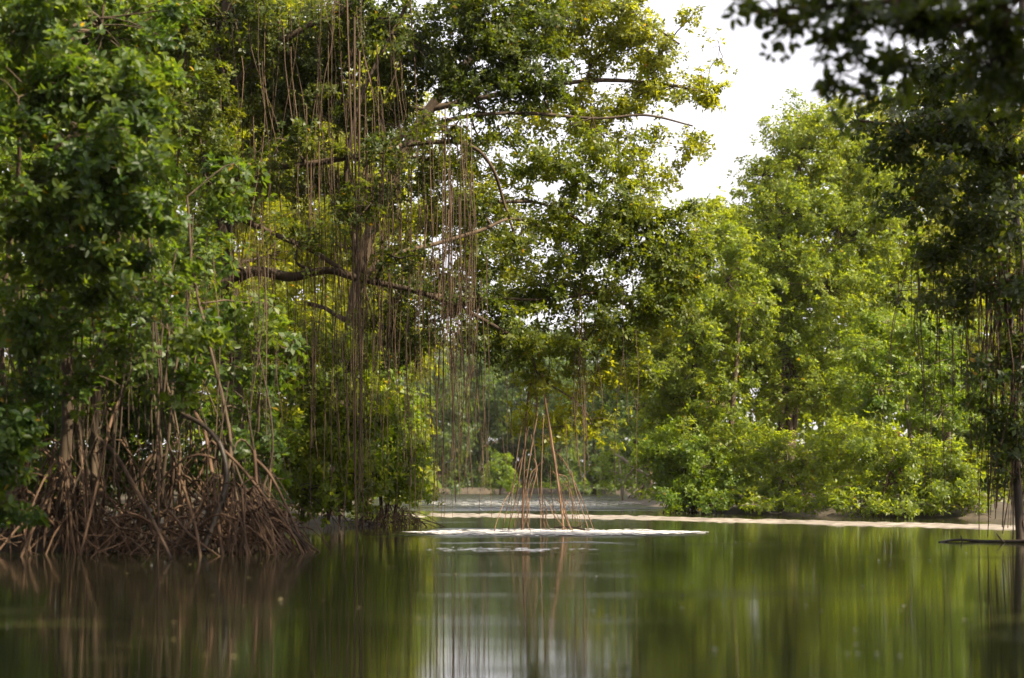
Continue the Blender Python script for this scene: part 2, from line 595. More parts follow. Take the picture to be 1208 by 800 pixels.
m, nt, out = new_mat("pale_sky_glint")  # bright sky reflection of the water lanes, painted as pale flecks
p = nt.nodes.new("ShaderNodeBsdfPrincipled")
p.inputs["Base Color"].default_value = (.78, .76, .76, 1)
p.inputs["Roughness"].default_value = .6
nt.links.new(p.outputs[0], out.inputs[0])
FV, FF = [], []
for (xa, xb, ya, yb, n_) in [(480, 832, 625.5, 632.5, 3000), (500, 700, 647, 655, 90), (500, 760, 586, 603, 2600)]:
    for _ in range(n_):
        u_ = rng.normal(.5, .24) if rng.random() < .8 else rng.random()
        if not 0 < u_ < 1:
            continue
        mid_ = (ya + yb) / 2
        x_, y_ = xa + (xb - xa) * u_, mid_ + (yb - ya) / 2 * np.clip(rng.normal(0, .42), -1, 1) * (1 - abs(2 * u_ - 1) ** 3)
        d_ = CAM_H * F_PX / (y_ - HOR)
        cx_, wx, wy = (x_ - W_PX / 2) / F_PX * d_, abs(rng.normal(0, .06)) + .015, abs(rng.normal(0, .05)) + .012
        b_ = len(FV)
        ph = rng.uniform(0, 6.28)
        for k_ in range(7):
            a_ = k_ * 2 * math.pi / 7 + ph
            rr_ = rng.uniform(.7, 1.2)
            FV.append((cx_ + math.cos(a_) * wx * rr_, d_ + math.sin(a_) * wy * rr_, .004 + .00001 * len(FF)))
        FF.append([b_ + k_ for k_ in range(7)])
link("sky_glint_flecks", mesh_from("sky_glint_flecks", FV, FF, m), None, kind='stuff')

# ------------------------------------------------------------------ left foreground mangroves
def skirt(tree, cx, cy, rad_lo, rad_hi, n, top_lo, top_hi, a0=0.0, a1=360.0, r=(.012, .030), mat=None):
    """prop roots that arch down from around a trunk into the water"""
    for _ in range(n):
        a = R(rng.uniform(a0, a1))
        q = rng.uniform(rad_lo, rad_hi)
        s0 = rng.uniform(.05, .45) * q
        top = rng.uniform(top_lo, top_hi) * (1 - .25 * q / rad_hi)
        st = (cx + math.cos(a) * s0, cy + math.sin(a) * s0, top)
        a2 = a + rng.normal(0, .25)
        en = (cx + math.cos(a2) * q, cy + math.sin(a2) * q, -.15)
        tree.prop_root(st, en, rng.uniform(*r), rng.uniform(.05, .38), mat=mat, amp=.05)


def tangle(tree, x0, x1, n):
    """crossing prop roots along the bank, thin and thick, high towards the middle and low at the ends"""
    for _ in range(n):
        x = rng.uniform(x0, x1)
        env = np.interp(x, [-30, 60, 200, 260, 345], [1.1, 1.4, 1.7, 1.3, .5])
        d = rng.uniform(21.8, 23.6)
        st = at(x, 640, d)
        st[2] = env * rng.uniform(.25, 1.0)
        low = rng.random()
        if low < .4:
            st[2] = rng.uniform(.15, .6)
        if low >= .4:
            near = [q[np.argmin(np.abs(q[:, 2] - st[2]))] for q in tree.stems]
            near = [q for q in near if abs(q[2] - st[2]) < .3] or near
            w_ = np.array([math.exp(-abs(q[0] - st[0]) / .35) + 1e-6 for q in near])
            q = near[rng.choice(len(near), p=w_ / w_.sum())]
            st = q + np.array([0, -.02, 0])
        side = rng.choice([-1, 1], p=[.4, .6]) * abs(rng.normal(.35, .5 if low > .4 else .9))
        en = np.array([st[0] + side * (.5 + st[2] * .6), st[1] - abs(rng.normal(.4, .4)), -.15 if low > .12 else rng.uniform(.02, .35)])
        en[1] = max(en[1], 21.0 + .6 * (x > 200))
        if x > 150:
            en[0] = min(en[0], -2.55 + rng.normal(0, .12))
        tree.prop_root(st, en, rng.choice([.008, .011, .014, .018, .024], p=[.25, .3, .25, .14, .06]), rng.uniform(-.15, .45), amp=.10)


t = Tree('mangrove_tree', 'leafy deep green mangrove at the far left, foliage hanging over a skirt of prop roots', at(70, 640, 22.6)[:2])
A1 = t
t.tube('trunk', [at(75, 575, 22.6), at(82, 480, 22.7), at(70, 380, 22.5), at(85, 250, 22.2), at(70, 100, 22), at(80, -60, 22)], .10, .05, BARK, 22, .16, 8)
t.tube('trunk', [at(112, 590, 23), at(110, 470, 23.2), at(135, 340, 23), at(140, 180, 22.4), at(160, 60, 22)], .06, .03, BARK, 20, .16, 7)
t.tube('trunk', [at(20, 600, 22.8), at(28, 480, 23), at(12, 330, 22.8), at(25, 150, 22.2)], .06, .03, BARK, 18, .14, 7)
t.crown([
    (40, 20, 20.8, 85, 50, 1.0), (120, 95, 20.2, 75, 45, .8), (35, 110, 20.2, 75, 50, .8), (165, 130, 20.4, 40, 35, .6), (70, 175, 20.0, 80, 45, .8),
    (150, 195, 20.0, 60, 45, .8), (30, 235, 20.3, 60, 40, .8), (110, 250, 20.0, 65, 42, .8), (185, 255, 20.3, 38, 40, .6, .8), (60, 300, 20.6, 65, 38, .8, .85),
    (145, 310, 20.4, 50, 38, .7, .8), (15, 380, 20.8, 40, 45, .6, .7), (195, 330, 20.8, 28, 24, .5, .6), (90, 345, 20.8, 50, 28, .6, .6), (160, 370, 21.2, 40, 26, .6, .6), (70, 405, 21, 55, 28, .6, .5), (145, 425, 21.3, 50, 28, .6, .5), (215, 400, 21.8, 36, 30, .6, .6), (35, 450, 21, 40, 26, .5, .6), (215, 460, 21.8, 30, 24, .5, .4), (110, 470, 21.4, 40, 20, .5, .35),
    (8, 470, 20.6, 36, 45, .5, .9, -.1), (12, 540, 20.3, 32, 48, .5, 1, -.15), (4, 605, 20.0, 28, 30, .5, 1, -.15),
    (90, 30, 24, 140, 90, 1.4, .8), (60, 400, 24.5, 70, 60, .9, .6, -.1), (40, 500, 25, 60, 50, .9, .6, -.15), (130, 500, 25, 60, 50, .9, .6, -.15), (50, 350, 22, 60, 40, .8, .6), (120, 380, 22.6, 50, 30, .8, .5)],
    'near', L=.125, lai=3.6, sub_r=.30, fine=True)
for _ in range(18):
    x = rng.uniform(10, 200)
    d_ = rng.uniform(22.6, 24)
    t.tube('stem', [at(x, rng.uniform(590, 630), d_), at(x + rng.normal(0, 14), 470, d_), at(x + rng.normal(0, 30), rng.uniform(280, 380), d_)], rng.uniform(.016, .034), .010, BARK, 16, .12, 5, skeleton=False)
tangle(t, -30, 165, 230)
skirt(t, *at(70, 640, 22.6)[:2], .5, 1.6, 30, .7, 1.6, r=(.010, .022))
for _ in range(60):
    x = rng.uniform(0, 200)
    t.aerial(x, rng.uniform(250, 420), rng.uniform(560, 640), rng.uniform(21.6, 23.8), rng.choice([.004, .006, .009, .013]), .10, rng.normal(0, 8), mat=BARK)

t = Tree('mangrove_tree', 'dark leaning mangrove on the left bank whose reddish prop roots fan into the water', at(255, 640, 22.3)[:2])
A2 = t
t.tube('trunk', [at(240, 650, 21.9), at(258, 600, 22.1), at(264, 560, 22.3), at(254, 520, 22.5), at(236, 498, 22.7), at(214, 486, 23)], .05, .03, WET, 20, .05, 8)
t.tube('trunk', [at(265, 600, 22.6), at(270, 500, 23), at(262, 400, 23.4), at(245, 310, 23.8), at(238, 230, 24)], .028, .018, BARK, 20, .14, 7)
t.crown([(170, 395, 24.6, 55, 40, .9, .5, -.1), (235, 300, 24, 45, 40, .8, .7), (255, 380, 24.4, 45, 40, .8, .55), (210, 440, 25, 50, 35, .8, .45, -.1),
         (290, 450, 25, 35, 40, .8, .5), (270, 220, 24.5, 45, 40, .8, .7), (135, 470, 25.2, 50, 40, .8, .6, -.1), (60, 440, 23.8, 60, 40, .7, .7, -.15), (140, 430, 23.8, 60, 40, .7, .7, -.15), (215, 440, 23.8, 50, 45, .7, .7, -.15), (285, 500, 24, 40, 45, .7, .7, -.15), (320, 545, 23.8, 30, 36, .6, .8, -.1), (330, 420, 24, 40, 40, .7, .4), (300, 360, 24, 40, 30, .7, .4), (40, 575, 25.5, 60, 40, .8, .8, -.15), (110, 560, 25.5, 60, 45, .8, .8, -.15), (190, 555, 25.5, 60, 45, .8, .8, -.15), (195, 490, 25.6, 45, 36, .8, .8, -.15), (265, 560, 25.5, 50, 45, .8, .8, -.15), (310, 590, 25.5, 30, 25, .6, .8, -.15)],
        'near', L=.125, lai=3.2, sub_r=.30, fine=False)
c = at(262, 640, 22.4)[:2]
for _ in range(12):
    x = rng.uniform(185, 325)
    d_ = rng.uniform(22.6, 24)
    t.tube('stem', [at(x, rng.uniform(590, 630), d_), at(x + rng.normal(0, 10) - 6, 540, d_), at(x + rng.normal(0, 20) - 16, rng.uniform(400, 500), d_)], rng.uniform(.016, .034), .010, BARK, 16, .12, 5, skeleton=False)
tangle(t, 150, 345, 220)
skirt(t, c[0] + .2, c[1] - .1, .5, 1.25, 60, .4, 1.1, -80, 30, (.008, .017))
# the long bare roots that cross the tangle towards the camera
for (x0, y0, d0, x1, y1, d1, r) in [(95, 510, 22, 200, 660, 20.4, .03), (208, 480, 22, 262, 650, 21.6, .03), (150, 540, 22, 238, 655, 21, .024),
                                    (245, 520, 22.4, 368, 640, 22, .024), (60, 520, 22.2, 30, 655, 21, .025), (130, 470, 22.6, 95, 655, 21.4, .022),
                                    (175, 500, 22.4, 172, 655, 21.4, .022), (300, 545, 22.8, 366, 638, 22.4, .022)]:
    e = at(x1, y1, d1)
    e[2] = -.12
    s0 = at(x0, y0, d0)
    al = [q for tr_ in (A1, A2) for st_ in tr_.stems for q in st_]
    s0 = min(al, key=lambda q: abs(q[0] - s0[0]) * 1.0 + abs(q[2] - s0[2]) * 1.5)
    t.prop_root(s0, e, r, .10, n=14)
for _ in range(26):
    x = rng.uniform(180, 330)
    t.aerial(x, rng.uniform(250, 440), rng.uniform(540, 630), rng.uniform(22.6, 24.8), rng.choice([.004, .006, .009]), .10, rng.normal(0, 6), mat=BARK)

# ------------------------------------------------------------------ the big tree that leans over the channel
t = Tree('mangrove_tree', 'great spreading mangrove with thick horizontal limbs and a curtain of hanging roots', at(285, 620, 30)[:2])
B = t
t.tube('trunk', [at(285, 618, 30), at(272, 500, 30.1), at(262, 330, 30), at(250, 200, 30), at(262, 60, 29.8), at(300, -120, 29.5)], .24, .12, BARK, 26, .06, 9, flare=.3)
LIMBS = [
    ([(262, 338, 30), (300, 322, 29.8), (345, 331, 29.7), (390, 322, 29.6), (430, 331, 29.6), (500, 347, 30), (560, 374, 30.5), (625, 412, 31.5)], .125, .045),
    ([(255, 250, 30), (300, 262, 30), (340, 280, 29.9), (380, 300, 29.8), (428, 330, 29.7)], .085, .06),
    ([(430, 330, 29.6), (452, 300, 29.8), (500, 282, 30.2), (560, 262, 30.6), (605, 248, 31), (655, 265, 31.5)], .085, .03),
    ([(252, 190, 30), (330, 196, 29.6), (410, 188, 29.6), (480, 178, 30), (545, 180, 30.2), (576, 205, 30.4), (590, 250, 30.8), (606, 310, 31)], .095, .03),
    ([(420, 187, 29.6), (480, 158, 30), (540, 140, 30.4), (610, 138, 31), (690, 145, 31.6), (750, 141, 32), (805, 152, 32.5)], .075, .025),
    ([(256, 120, 30), (330, 50, 29.4), (420, 0, 29.2), (520, -40, 29.4)], .11, .05),
    ([(588, 238, 30.8), (640, 240, 31.2), (690, 262, 31.6), (722, 305, 32), (705, 385, 32.3)], .05, .025),
    ([(430, 330, 29.6), (415, 250, 29.6), (430, 150, 29.6), (470, 40, 29.8), (500, -60, 30)], .08, .04),
    ([(505, 348, 30), (545, 352, 30.4), (600, 352, 31), (660, 350, 31.6), (740, 335, 32)], .06, .025),
    ([(625, 412, 31.5), (640, 440, 31.8), (665, 470, 32), (690, 500, 32.2)], .042, .02)]
for pts, r0, r1 in LIMBS:
    t.tube('limb', [at(*q) for q in pts], r0 * (.95 if r0 > .12 else .7), r1 * .7, BARK, len(pts) * 6, .10, 7)
B_BLOBS = [
    (205, 50, 28.6, 40, 60, .8), (240, 130, 28.6, 40, 50, .8), (255, 215, 28.6, 40, 42, .8, .9), (235, 300, 28.4, 36, 40, .8, .8), (275, 385, 28.6, 30, 40, .8, .6),
    (215, 40, 30.5, 60, 60, 1.4), (285, 25, 30, 70, 55, 1.4), (350, 60, 30.4, 60, 50, 1.4), (420, 25, 30, 75, 50, 1.4), (490, 60, 30.4, 65, 55, 1.3, 1, -.1), (550, 20, 30, 65, 50, 1.3, 1, -.1),
    (600, 70, 30.8, 55, 50, 1.2, 1, -.1), (630, 20, 31, 45, 40, 1.2), (560, 110, 30.8, 50, 28, 1.0, .8, -.1),
    (270, 110, 30.2, 60, 45, 1.2), (330, 140, 30.6, 50, 40, 1.2), (390, 110, 30.4, 55, 42, 1.2), (440, 140, 30.6, 45, 40, 1.0, .9, .1), (300, 210, 30.6, 45, 40, 1.0, .6), (370, 215, 30.8, 45, 35, 1.0, .6),
    (450, 225, 30.6, 45, 28, .9, .6), (500, 200, 30.6, 40, 22, .8, .55, .1), (520, 235, 30.8, 30, 25, .8, .5), (560, 250, 31, 35, 25, .8, .5), (600, 160, 31, 40, 20, .8, .45), (650, 100, 31.2, 35, 28, .9, .6), (570, 165, 30.8, 35, 14, .8, .45),
    (640, 190, 31.4, 40, 34, 1.0, .55), (690, 200, 31.6, 45, 34, 1.0, .7), (660, 245, 31.6, 48, 30, 1.0, .5), (725, 240, 31.8, 42, 36, 1.0, .75), (615, 285, 31.2, 42, 30, 1.0, .5), (680, 295, 31.6, 55, 34, 1.0, .7),
    (750, 290, 32, 48, 36, 1.0, .8), (790, 300, 32.3, 36, 36, .8, .7), (640, 340, 31.6, 52, 36, 1.0, .65), (710, 350, 32, 55, 38, 1.0, .75), (770, 360, 32.4, 44, 34, .8, .75), (800, 340, 32.4, 30, 40, .7, .6), (750, 440, 32.6, 36, 26, .7, .45),
    (590, 370, 31.2, 42, 30, .9, .9, -.1), (530, 350, 30.8, 40, 25, .8, .6, -.1), (470, 345, 30.6, 40, 25, .8, .6), (615, 410, 31.6, 36, 26, .7, 1, -.1), (680, 405, 32, 55, 34, .9, .7), (740, 405, 32.4, 40, 34, .7, .6),
    (700, 165, 31.6, 50, 22, 1, .55), (760, 190, 32, 40, 24, .9, .4), (800, 255, 32.2, 26, 24, .7, .6), (815, 310, 32.4, 20, 30, .7, .6), (805, 370, 32.6, 22, 26, .7, .55), (770, 250, 32, 36, 30, .9, .7),
    (350, 290, 28.8, 40, 25, .8, .35), (470, 310, 28.8, 50, 22, .8, .35), (520, 385, 30, 40, 20, .8, .5), (420, 250, 28.6, 50, 30, .8, .4), (540, 150, 29.4, 50, 22, .8, .5), (460, 170, 29, 40, 24, .8, .6), (350, 170, 29, 50, 26, .8, .5), (570, 400, 31, 36, 26, .8, .7), (450, 385, 30.6, 36, 24, .8, .6),
    (480, 395, 31, 28, 45, .7, .9, -.2), (560, 320, 31, 36, 20, .8, .5)]
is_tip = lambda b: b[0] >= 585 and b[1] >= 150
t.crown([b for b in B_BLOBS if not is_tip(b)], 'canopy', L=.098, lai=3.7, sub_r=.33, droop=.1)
t.crown([b for b in B_BLOBS if is_tip(b)], 'olive', L=.098, lai=3.6, sub_r=.33, droop=.12)  # outer limbs take the sunlit copy of the leaf colour


t.crown([(635, 450, 32, 32, 26, .7, .7), (690, 455, 32.2, 38, 28, .7, .6, .1), (628, 490, 32, 26, 28, .7, .45, .1), (660, 505, 32.2, 34, 26, .7, .4, .1), (702, 500, 32.4, 26, 28, .7, .4, .1), (740, 445, 32.4, 30, 26, .7, .4), (720, 280, 32.6, 60, 36, .8, .35), (660, 330, 32.6, 60, 40, .8, .3), (760, 380, 32.8, 40, 40, .8, .35)],
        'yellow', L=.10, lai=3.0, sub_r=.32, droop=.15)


def curtain(tree, x0, x1, n, ytop, ybot, d, r, sway=.07):
    for _ in range(n):
        tree.aerial(rng.uniform(x0, x1), rng.uniform(*ytop), rng.uniform(*ybot), rng.uniform(*d), rng.uniform(*r), sway, rng.normal(0, 5))


curtain(t, 240, 490, 72, (-40, 90), (120, 560), (28.6, 31.0), (.004, .010), .13)
curtain(t, 375, 430, 14, (-40, 60), (150, 400), (28.3, 30), (.004, .012), .18)
curtain(t, 400, 440, 14, (110, 330), (420, 640), (28.4, 29.6), (.006, .016), .1)
curtain(t, 430, 560, 70, (120, 330), (330, 600), (28.8, 30.4), (.005, .011))
curtain(t, 495, 575, 26, (280, 380), (480, 625), (29.5, 31.2), (.004, .010), .09)
curtain(t, 525, 545, 10, (120, 300), (520, 625), (29, 30), (.006, .012), .05)
curtain(t, 225, 400, 44, (100, 340), (420, 610), (28.6, 30), (.005, .012))
curtain(t, 560, 760, 26, (330, 430), (470, 600), (31, 32.5), (.004, .009))
curtain(t, 676, 692, 8, (300, 400), (540, 600), (31.4, 32), (.006, .013), .05)
curtain(t, 440, 500, 8, (290, 345), (560, 628), (28.8, 30), (.004, .009), .10)
for (x, y0, y1, r, ln) in [(219, -30, 215, .034, -3), (214, -30, 190, .02, 3), (224, -20, 160, .018, -4), (196, -30, 100, .014, 4), (158, -30, 90, .014, 0), (180, -30, 110, .010, 2), (418, 20, 640, .022, 0), (424, 60, 640, .018, -6), (409, -20, 640, .016, 10)]:
    t.aerial(x, y0, y1, 28.6, r, .07, ln)
# the cluster that has grown down to the water and props the limb
for _ in range(30):
    x1 = rng.choice([612, 640, 668, 690], p=[.4, .25, .2, .15]) + rng.normal(0, 9)
    e = at(x1, 628, rng.uniform(30.6, 32.8))
    e[2] = -.12
    s = at(x1 * .45 + 640 * .55 + rng.normal(0, 8), rng.choice([500, 545, 565, 585]) + rng.normal(0, 14), rng.uniform(31.4, 32.2))
    t.prop_root(s, e, rng.uniform(.005, .013), rng.uniform(-.04, .22), amp=.09, mat=CLUSTER)
for (x0, y0, x1, r, rise) in [(628, 440, 608, .020, 0), (640, 440, 652, .022, 0), (634, 460, 622, .014, .0), (650, 530, 698, .012, .12), (645, 500, 676, .012, .08), (622, 530, 590, .010, .12)]:
    e = at(x1, 627, 31.6)
    e[2] = -.12
    t.prop_root(at(x0, y0, 31.8), e, r, rise, n=14, mat=CLUSTER, amp=.07)

# ------------------------------------------------------------------ yellow-green tree behind it
t = Tree('mangrove_tree', 'tall yellow-green mangrove behind the great one, its thin sunlit crown against the sky', at(395, 612, 37.5)[:2])
t.tube('trunk', [at(395, 615, 37.5), at(405, 450, 37.6), at(430, 280, 37.4), at(500, 130, 37), at(600, 20, 36.6), at(690, -60, 36)], .2, .09, BARK, 26, .06, 8)
t.tube('limb', [at(500, 130, 37), at(600, 110, 36.6), at(700, 95, 36), at(780, 100, 36), at(830, 110, 36)], .08, .02, BARK, 20, .05, 6)
t.tube('limb', [at(600, 20, 36.6), at(680, 10, 36.2), at(750, 20, 36), at(800, 50, 36)], .07, .02, BARK, 18, .05, 6)
t.crown([(690, 10, 36, 45, 45, 1.2, 1), (735, 40, 36, 50, 50, 1.2, 1.1), (700, 75, 36, 40, 25, 1, .6), (775, 70, 36, 38, 32, 1, .7), (835, 112, 36, 30, 26, .8, .8), (790, 105, 36, 34, 22, .8, .45),
         (750, 115, 36, 40, 20, .8, .6), (720, 130, 36, 60, 20, .8, .5), (640, 120, 36.3, 50, 24, .8, .4), (810, 20, 36, 28, 26, .8, .22), (845, 70, 36, 22, 20, .7, .16), (770, 165, 36, 40, 16, .7, .35), (815, 175, 36, 24, 22, .7, .6), (790, 210, 36, 30, 14, .6, .3), (735, 175, 36, 34, 20, .7, .4),
         (660, 50, 36.4, 36, 40, 1, .6), (600, 205, 36.6, 60, 34, 1, .4), (555, 190, 36.8, 40, 26, 1, .4), (625, 150, 36.4, 50, 26, 1, .35), (560, 240, 36.8, 50, 30, 1, .45), (680, 120, 36, 40, 24, 1, .4), (745, 205, 36, 30, 24, .8, .3), (640, 265, 36.6, 50, 26, 1, .4), (700, 145, 36.2, 40, 22, .8, .5), (300, 360, 38.4, 60, 40, 1.2, .6), (420, 300, 38.4, 60, 40, 1.2, .7), (500, 260, 37.4, 50, 35, 1, .6), (360, 270, 38.4, 50, 40, 1.2, .6), (470, 130, 37.4, 50, 40, 1, .6), (520, 190, 37.2, 46, 36, 1, .6), (440, 210, 37.6, 46, 36, 1, .6), (545, 290, 37, 46, 34, 1, .7), (595, 305, 36.8, 46, 34, 1, .6), (510, 330, 37.4, 46, 34, 1, .7), (560, 250, 37.2, 46, 30, 1, .5)],
        'yellow', L=.105, lai=3.2, sub_r=.36, mat=BARK)

# ------------------------------------------------------------------ bushes at the point of the left bank
t = Tree('mangrove_bush', 'green mangrove bush filling the bank below the thick horizontal limb', at(345, 618, 33.5)[:2])
for (x, xt, yt) in [(330, 310, 430), (355, 370, 420), (385, 410, 440), (300, 290, 470)]:
    t.tube('stem', [at(x, 618, 33.5), at((x + xt) / 2 + 6, 530, 33.6), at(xt, yt, 33.7)], .06, .025, BARK, 12, .06, 6)
t.crown([(300, 420, 33.4, 45, 45, 1.0, .8), (350, 400, 33.8, 50, 40, 1.0, .8), (310, 490, 33.0, 48, 45, 1.0, .9, -.05), (370, 465, 33.2, 50, 42, 1.0, 1), (420, 430, 34, 38, 45, 1.0, .85), (340, 540, 32.8, 55, 42, 1.0, 1), (400, 520, 33.2, 42, 48, 1.0, 1),
         (375, 580, 32.8, 50, 30, .9, 1.1, -.05), (430, 490, 33.6, 34, 40, .9, .9), (300, 580, 33, 40, 30, .9, .8, -.1), (425, 570, 33.4, 32, 34, .8, 1)], 'right', L=.12, lai=3.4, sub_r=.34)
skirt(t, *at(375, 618, 33)[:2], .3, 1.3, 12, .3, .6, 0, 360, (.006, .011))
for xa in (330, 400):
    t.tube('stem', [at(xa, 620, 32.8), at(xa + 4, 600, 32.8), at(xa - 3, 560, 33)], .03, .02, BARK, 8, .05, 5)

def heap(tree, xa, xb, da, db, zmax, n, r):
    for _ in range(n):
        d = rng.uniform(da, db)
        x = rng.uniform(xa, xb)
        st = at(x, 600, d)
        st[2] = zmax * rng.uniform(.3, 1) * (1 - .6 * abs(2 * (x - xa) / (xb - xa) - 1) ** 2)
        en = st + np.array([rng.normal(.08, .3), -abs(rng.normal(.2, .3)), 0])
        en[2] = -.1
        tree.prop_root(st, en, rng.uniform(*r), rng.uniform(-.1, .4), n=7, amp=.05)


t = Tree('mangrove_bush', 'bright sunlit yellow-green mangrove bush at the tip of the left bank', at(462, 614, 35.5)[:2])
for (x, xt, yt) in [(450, 440, 470), (465, 480, 490), (455, 465, 430)]:
    t.tube('stem', [at(x, 612, 35.5), at((x + xt) / 2 + 4, 540, 35.6), at(xt, yt, 35.7)], .05, .02, BARK, 12, .05, 6)
t.crown([(455, 430, 36.2, 34, 36, .9, .8), (478, 480, 35.8, 24, 34, .8, .9), (450, 500, 35.2, 32, 36, .9, 1), (482, 530, 35.2, 24, 32, .8, 1, .1), (470, 570, 34.9, 32, 26, .8, 1, .1), (498, 570, 35.0, 16, 20, .6, .8, .1), (440, 560, 35, 28, 32, .8, .9)], 'bright', L=.12, lai=3.2, sub_r=.32)
heap(t, 425, 492, 33.9, 35.2, .5, 170, (.004, .011))


# ------------------------------------------------------------------ other trees, from a foot, a lean and a list of blobs
def simple_tree(name, label, foot, top, blobs, leaf, L=.14, lai=1.7, sub=.5, r=.16, stems=1, mat=BARK, roots=0, droop=0.0, group=None, limbs=True):
    f = at(*foot)
    f[2] = .05
    t_ = Tree(name, label, f[:2], 'bush' if 'bush' in name else 'tree', group)
    for s in range(stems):
        o = rng.normal(0, .25, 3) * (s > 0) * np.array([1.6, 1, 0])
        tp = at(*top) + o * 2 * np.array([1, 1, 0]) + np.array([0, 0, -.9]) * s
        md = (f + o + tp) / 2 + rng.normal(0, .35, 3) * np.array([1, 1, .2])
        t_.tube('trunk' if 'bush' not in name else 'stem', [f + o - np.array([0, 0, .25]), md, tp], r * (1 if s == 0 else .7), r * .35, mat, 16, .1, 7, flare=.3)
    t_.crown(blobs, leaf, L, lai, sub, 6, False, mat, limbs, droop)
    if roots:
        skirt(t_, f[0], f[1], .5, 1.6, roots, .6, 1.5, 0, 360, (.015, .03))
    return t_


# left background
simple_tree('mangrove_tree', 'mangrove behind the far left thicket, sunlit between the dark stems', (90, 600, 44), (110, 120, 44),
            [(60, 60, 44, 110, 80, 2.4), (180, 70, 45, 100, 80, 2.4), (60, 200, 43, 100, 70, 2.2), (180, 210, 44, 90, 70, 2.2), (70, 330, 42, 90, 60, 2.0, .7), (170, 340, 43, 80, 60, 2.0, .7), (90, 450, 42, 90, 55, 2, .45), (170, 540, 42, 100, 45, 2, .6)], 'bright', .19, 2.0, .6)
simple_tree('mangrove_tree', 'mangrove glowing yellow-green behind the hanging curtain of roots', (290, 600, 46), (310, 140, 46),
            [(300, 50, 46, 110, 80, 2.4), (280, 190, 45, 90, 60, 2.2, .8), (390, 160, 46, 80, 70, 2.2, .8), (300, 310, 45, 90, 55, 2.0, .85, .2), (400, 290, 46, 80, 55, 2.0, .8, .2), (270, 420, 44, 80, 60, 2, .7), (370, 400, 45, 80, 60, 2, .8), (300, 530, 44, 90, 50, 2, .9)], 'yellow', .18, 2.2, .55)
simple_tree('mangrove_tree', 'slender mangrove behind the bank point, its leaves lit between the aerial roots', (430, 600, 52), (450, 240, 52),
            [(430, 130, 53, 60, 55, 2.0, .6), (460, 260, 52, 60, 45, 1.8, .6, .1), (440, 340, 51, 60, 45, 1.8, .9), (460, 410, 51, 50, 45, 1.8, .9), (420, 480, 50, 60, 50, 1.8, 1), (440, 560, 49, 55, 40, 1.6, 1)], 'yellow', .17, 2.2, .5)

# right bank
simple_tree('mangrove_tree', 'tallest mangrove on the right bank with a yellow sunlit top under the open sky', (930, 602, 54), (945, 190, 54),
            [(955, 135, 54, 34, 22, 1.4, .7, .2), (920, 165, 54, 36, 25, 1.5, .6, .2), (985, 150, 54, 40, 30, 1.6, .9, .2), (945, 175, 54, 45, 35, 1.8, .8, .2), (905, 215, 54, 42, 34, 1.8, .8, .15), (985, 200, 54, 55, 45, 2.0, 1, .15), (940, 250, 53, 65, 45, 2.2, 1), (875, 275, 54, 45, 38, 1.9, 1), (1010, 275, 53, 65, 50, 2.2, 1), (900, 325, 52.6, 60, 42, 2.1, 1), (965, 335, 52, 65, 45, 2.2, 1),
             (860, 380, 53, 40, 40, 1.8, 1), (915, 400, 52, 55, 42, 2.0, .9, -.1), (985, 410, 52, 55, 40, 2.0, .8, -.1), (930, 465, 52, 55, 38, 1.9, .8), (880, 430, 52, 45, 40, 1.9, .9), (1030, 215, 54, 50, 45, 2, 1, .1), (985, 470, 51, 50, 36, 1.8, .9), (1040, 340, 54, 55, 50, 2, .9)], 'right', .12, 3.0, .42, r=.2, stems=3, droop=.1, roots=20)
simple_tree('mangrove_tree', 'mangrove on the right bank beside the gap of the channel, crown reaching the water', (835, 600, 51), (825, 330, 51),
            [(835, 265, 52, 30, 35, 1.6, .9, .15), (815, 320, 51.5, 36, 36, 1.8, 1), (850, 340, 51, 36, 36, 1.8, 1), (800, 380, 51, 36, 40, 1.8, 1), (840, 410, 50.5, 40, 36, 1.8, 1), (800, 450, 50.5, 36, 40, 1.8, 1), (845, 475, 50, 42, 38, 1.8, 1), (870, 300, 51, 36, 36, 1.8, .9), (780, 330, 52, 30, 40, 1.8, .9), (775, 420, 51.5, 30, 40, 1.8, .9), (880, 370, 50.5, 36, 36, 1.8, .9), (870, 520, 49.5, 40, 36, 1.8, .9), (775, 480, 51, 26, 36, 1.6, .9), (805, 520, 50, 38, 36, 1.7, 1)], 'right', .12, 3.0, .42, r=.17, stems=2, droop=.15, roots=16)
simple_tree('mangrove_tree', 'light yellow-green mangrove with a rounded crown, before the tallest one', (1090, 608, 46), (1080, 420, 46.5),
            [(1050, 385, 46, 55, 24, 1.5, 1, .15), (1100, 400, 46.4, 50, 30, 1.6, 1, .1), (1020, 420, 45.6, 42, 24, 1.4, .9, .15), (1075, 440, 45.6, 55, 28, 1.6, 1), (1130, 450, 46, 45, 34, 1.6, 1), (1040, 470, 45.2, 45, 26, 1.4, .9), (1105, 490, 45.4, 50, 28, 1.5, 1), (1160, 500, 46, 40, 36, 1.5, .9)], 'bright', .12, 2.9, .40, r=.11, stems=3, mat=PALE, droop=.12, roots=10)
simple_tree('mangrove_bush', 'low mangrove bush in front of the rounded yellow-green mangrove, touching the water', (1060, 611, 43.5), (1050, 540, 44),
            [(1010, 525, 44, 45, 34, 1.4, 1), (1065, 545, 43.6, 48, 36, 1.4, 1), (1120, 560, 43, 48, 38, 1.4, 1), (1030, 580, 43.4, 42, 26, 1.2, 1), (1085, 590, 42.8, 45, 22, 1.2, 1.1), (1150, 585, 42.4, 36, 28, 1.2, 1), (1005, 600, 42.6, 40, 9, 1.1, 1.1), (1060, 603, 42, 40, 9, 1.1, 1.1), (1110, 606, 41.6, 40, 9, 1.1, 1.1), (1155, 608, 41.2, 30, 9, 1.1, 1.1)], 'right', .115, 3.0, .38, r=.06, stems=4, roots=14, droop=.12)
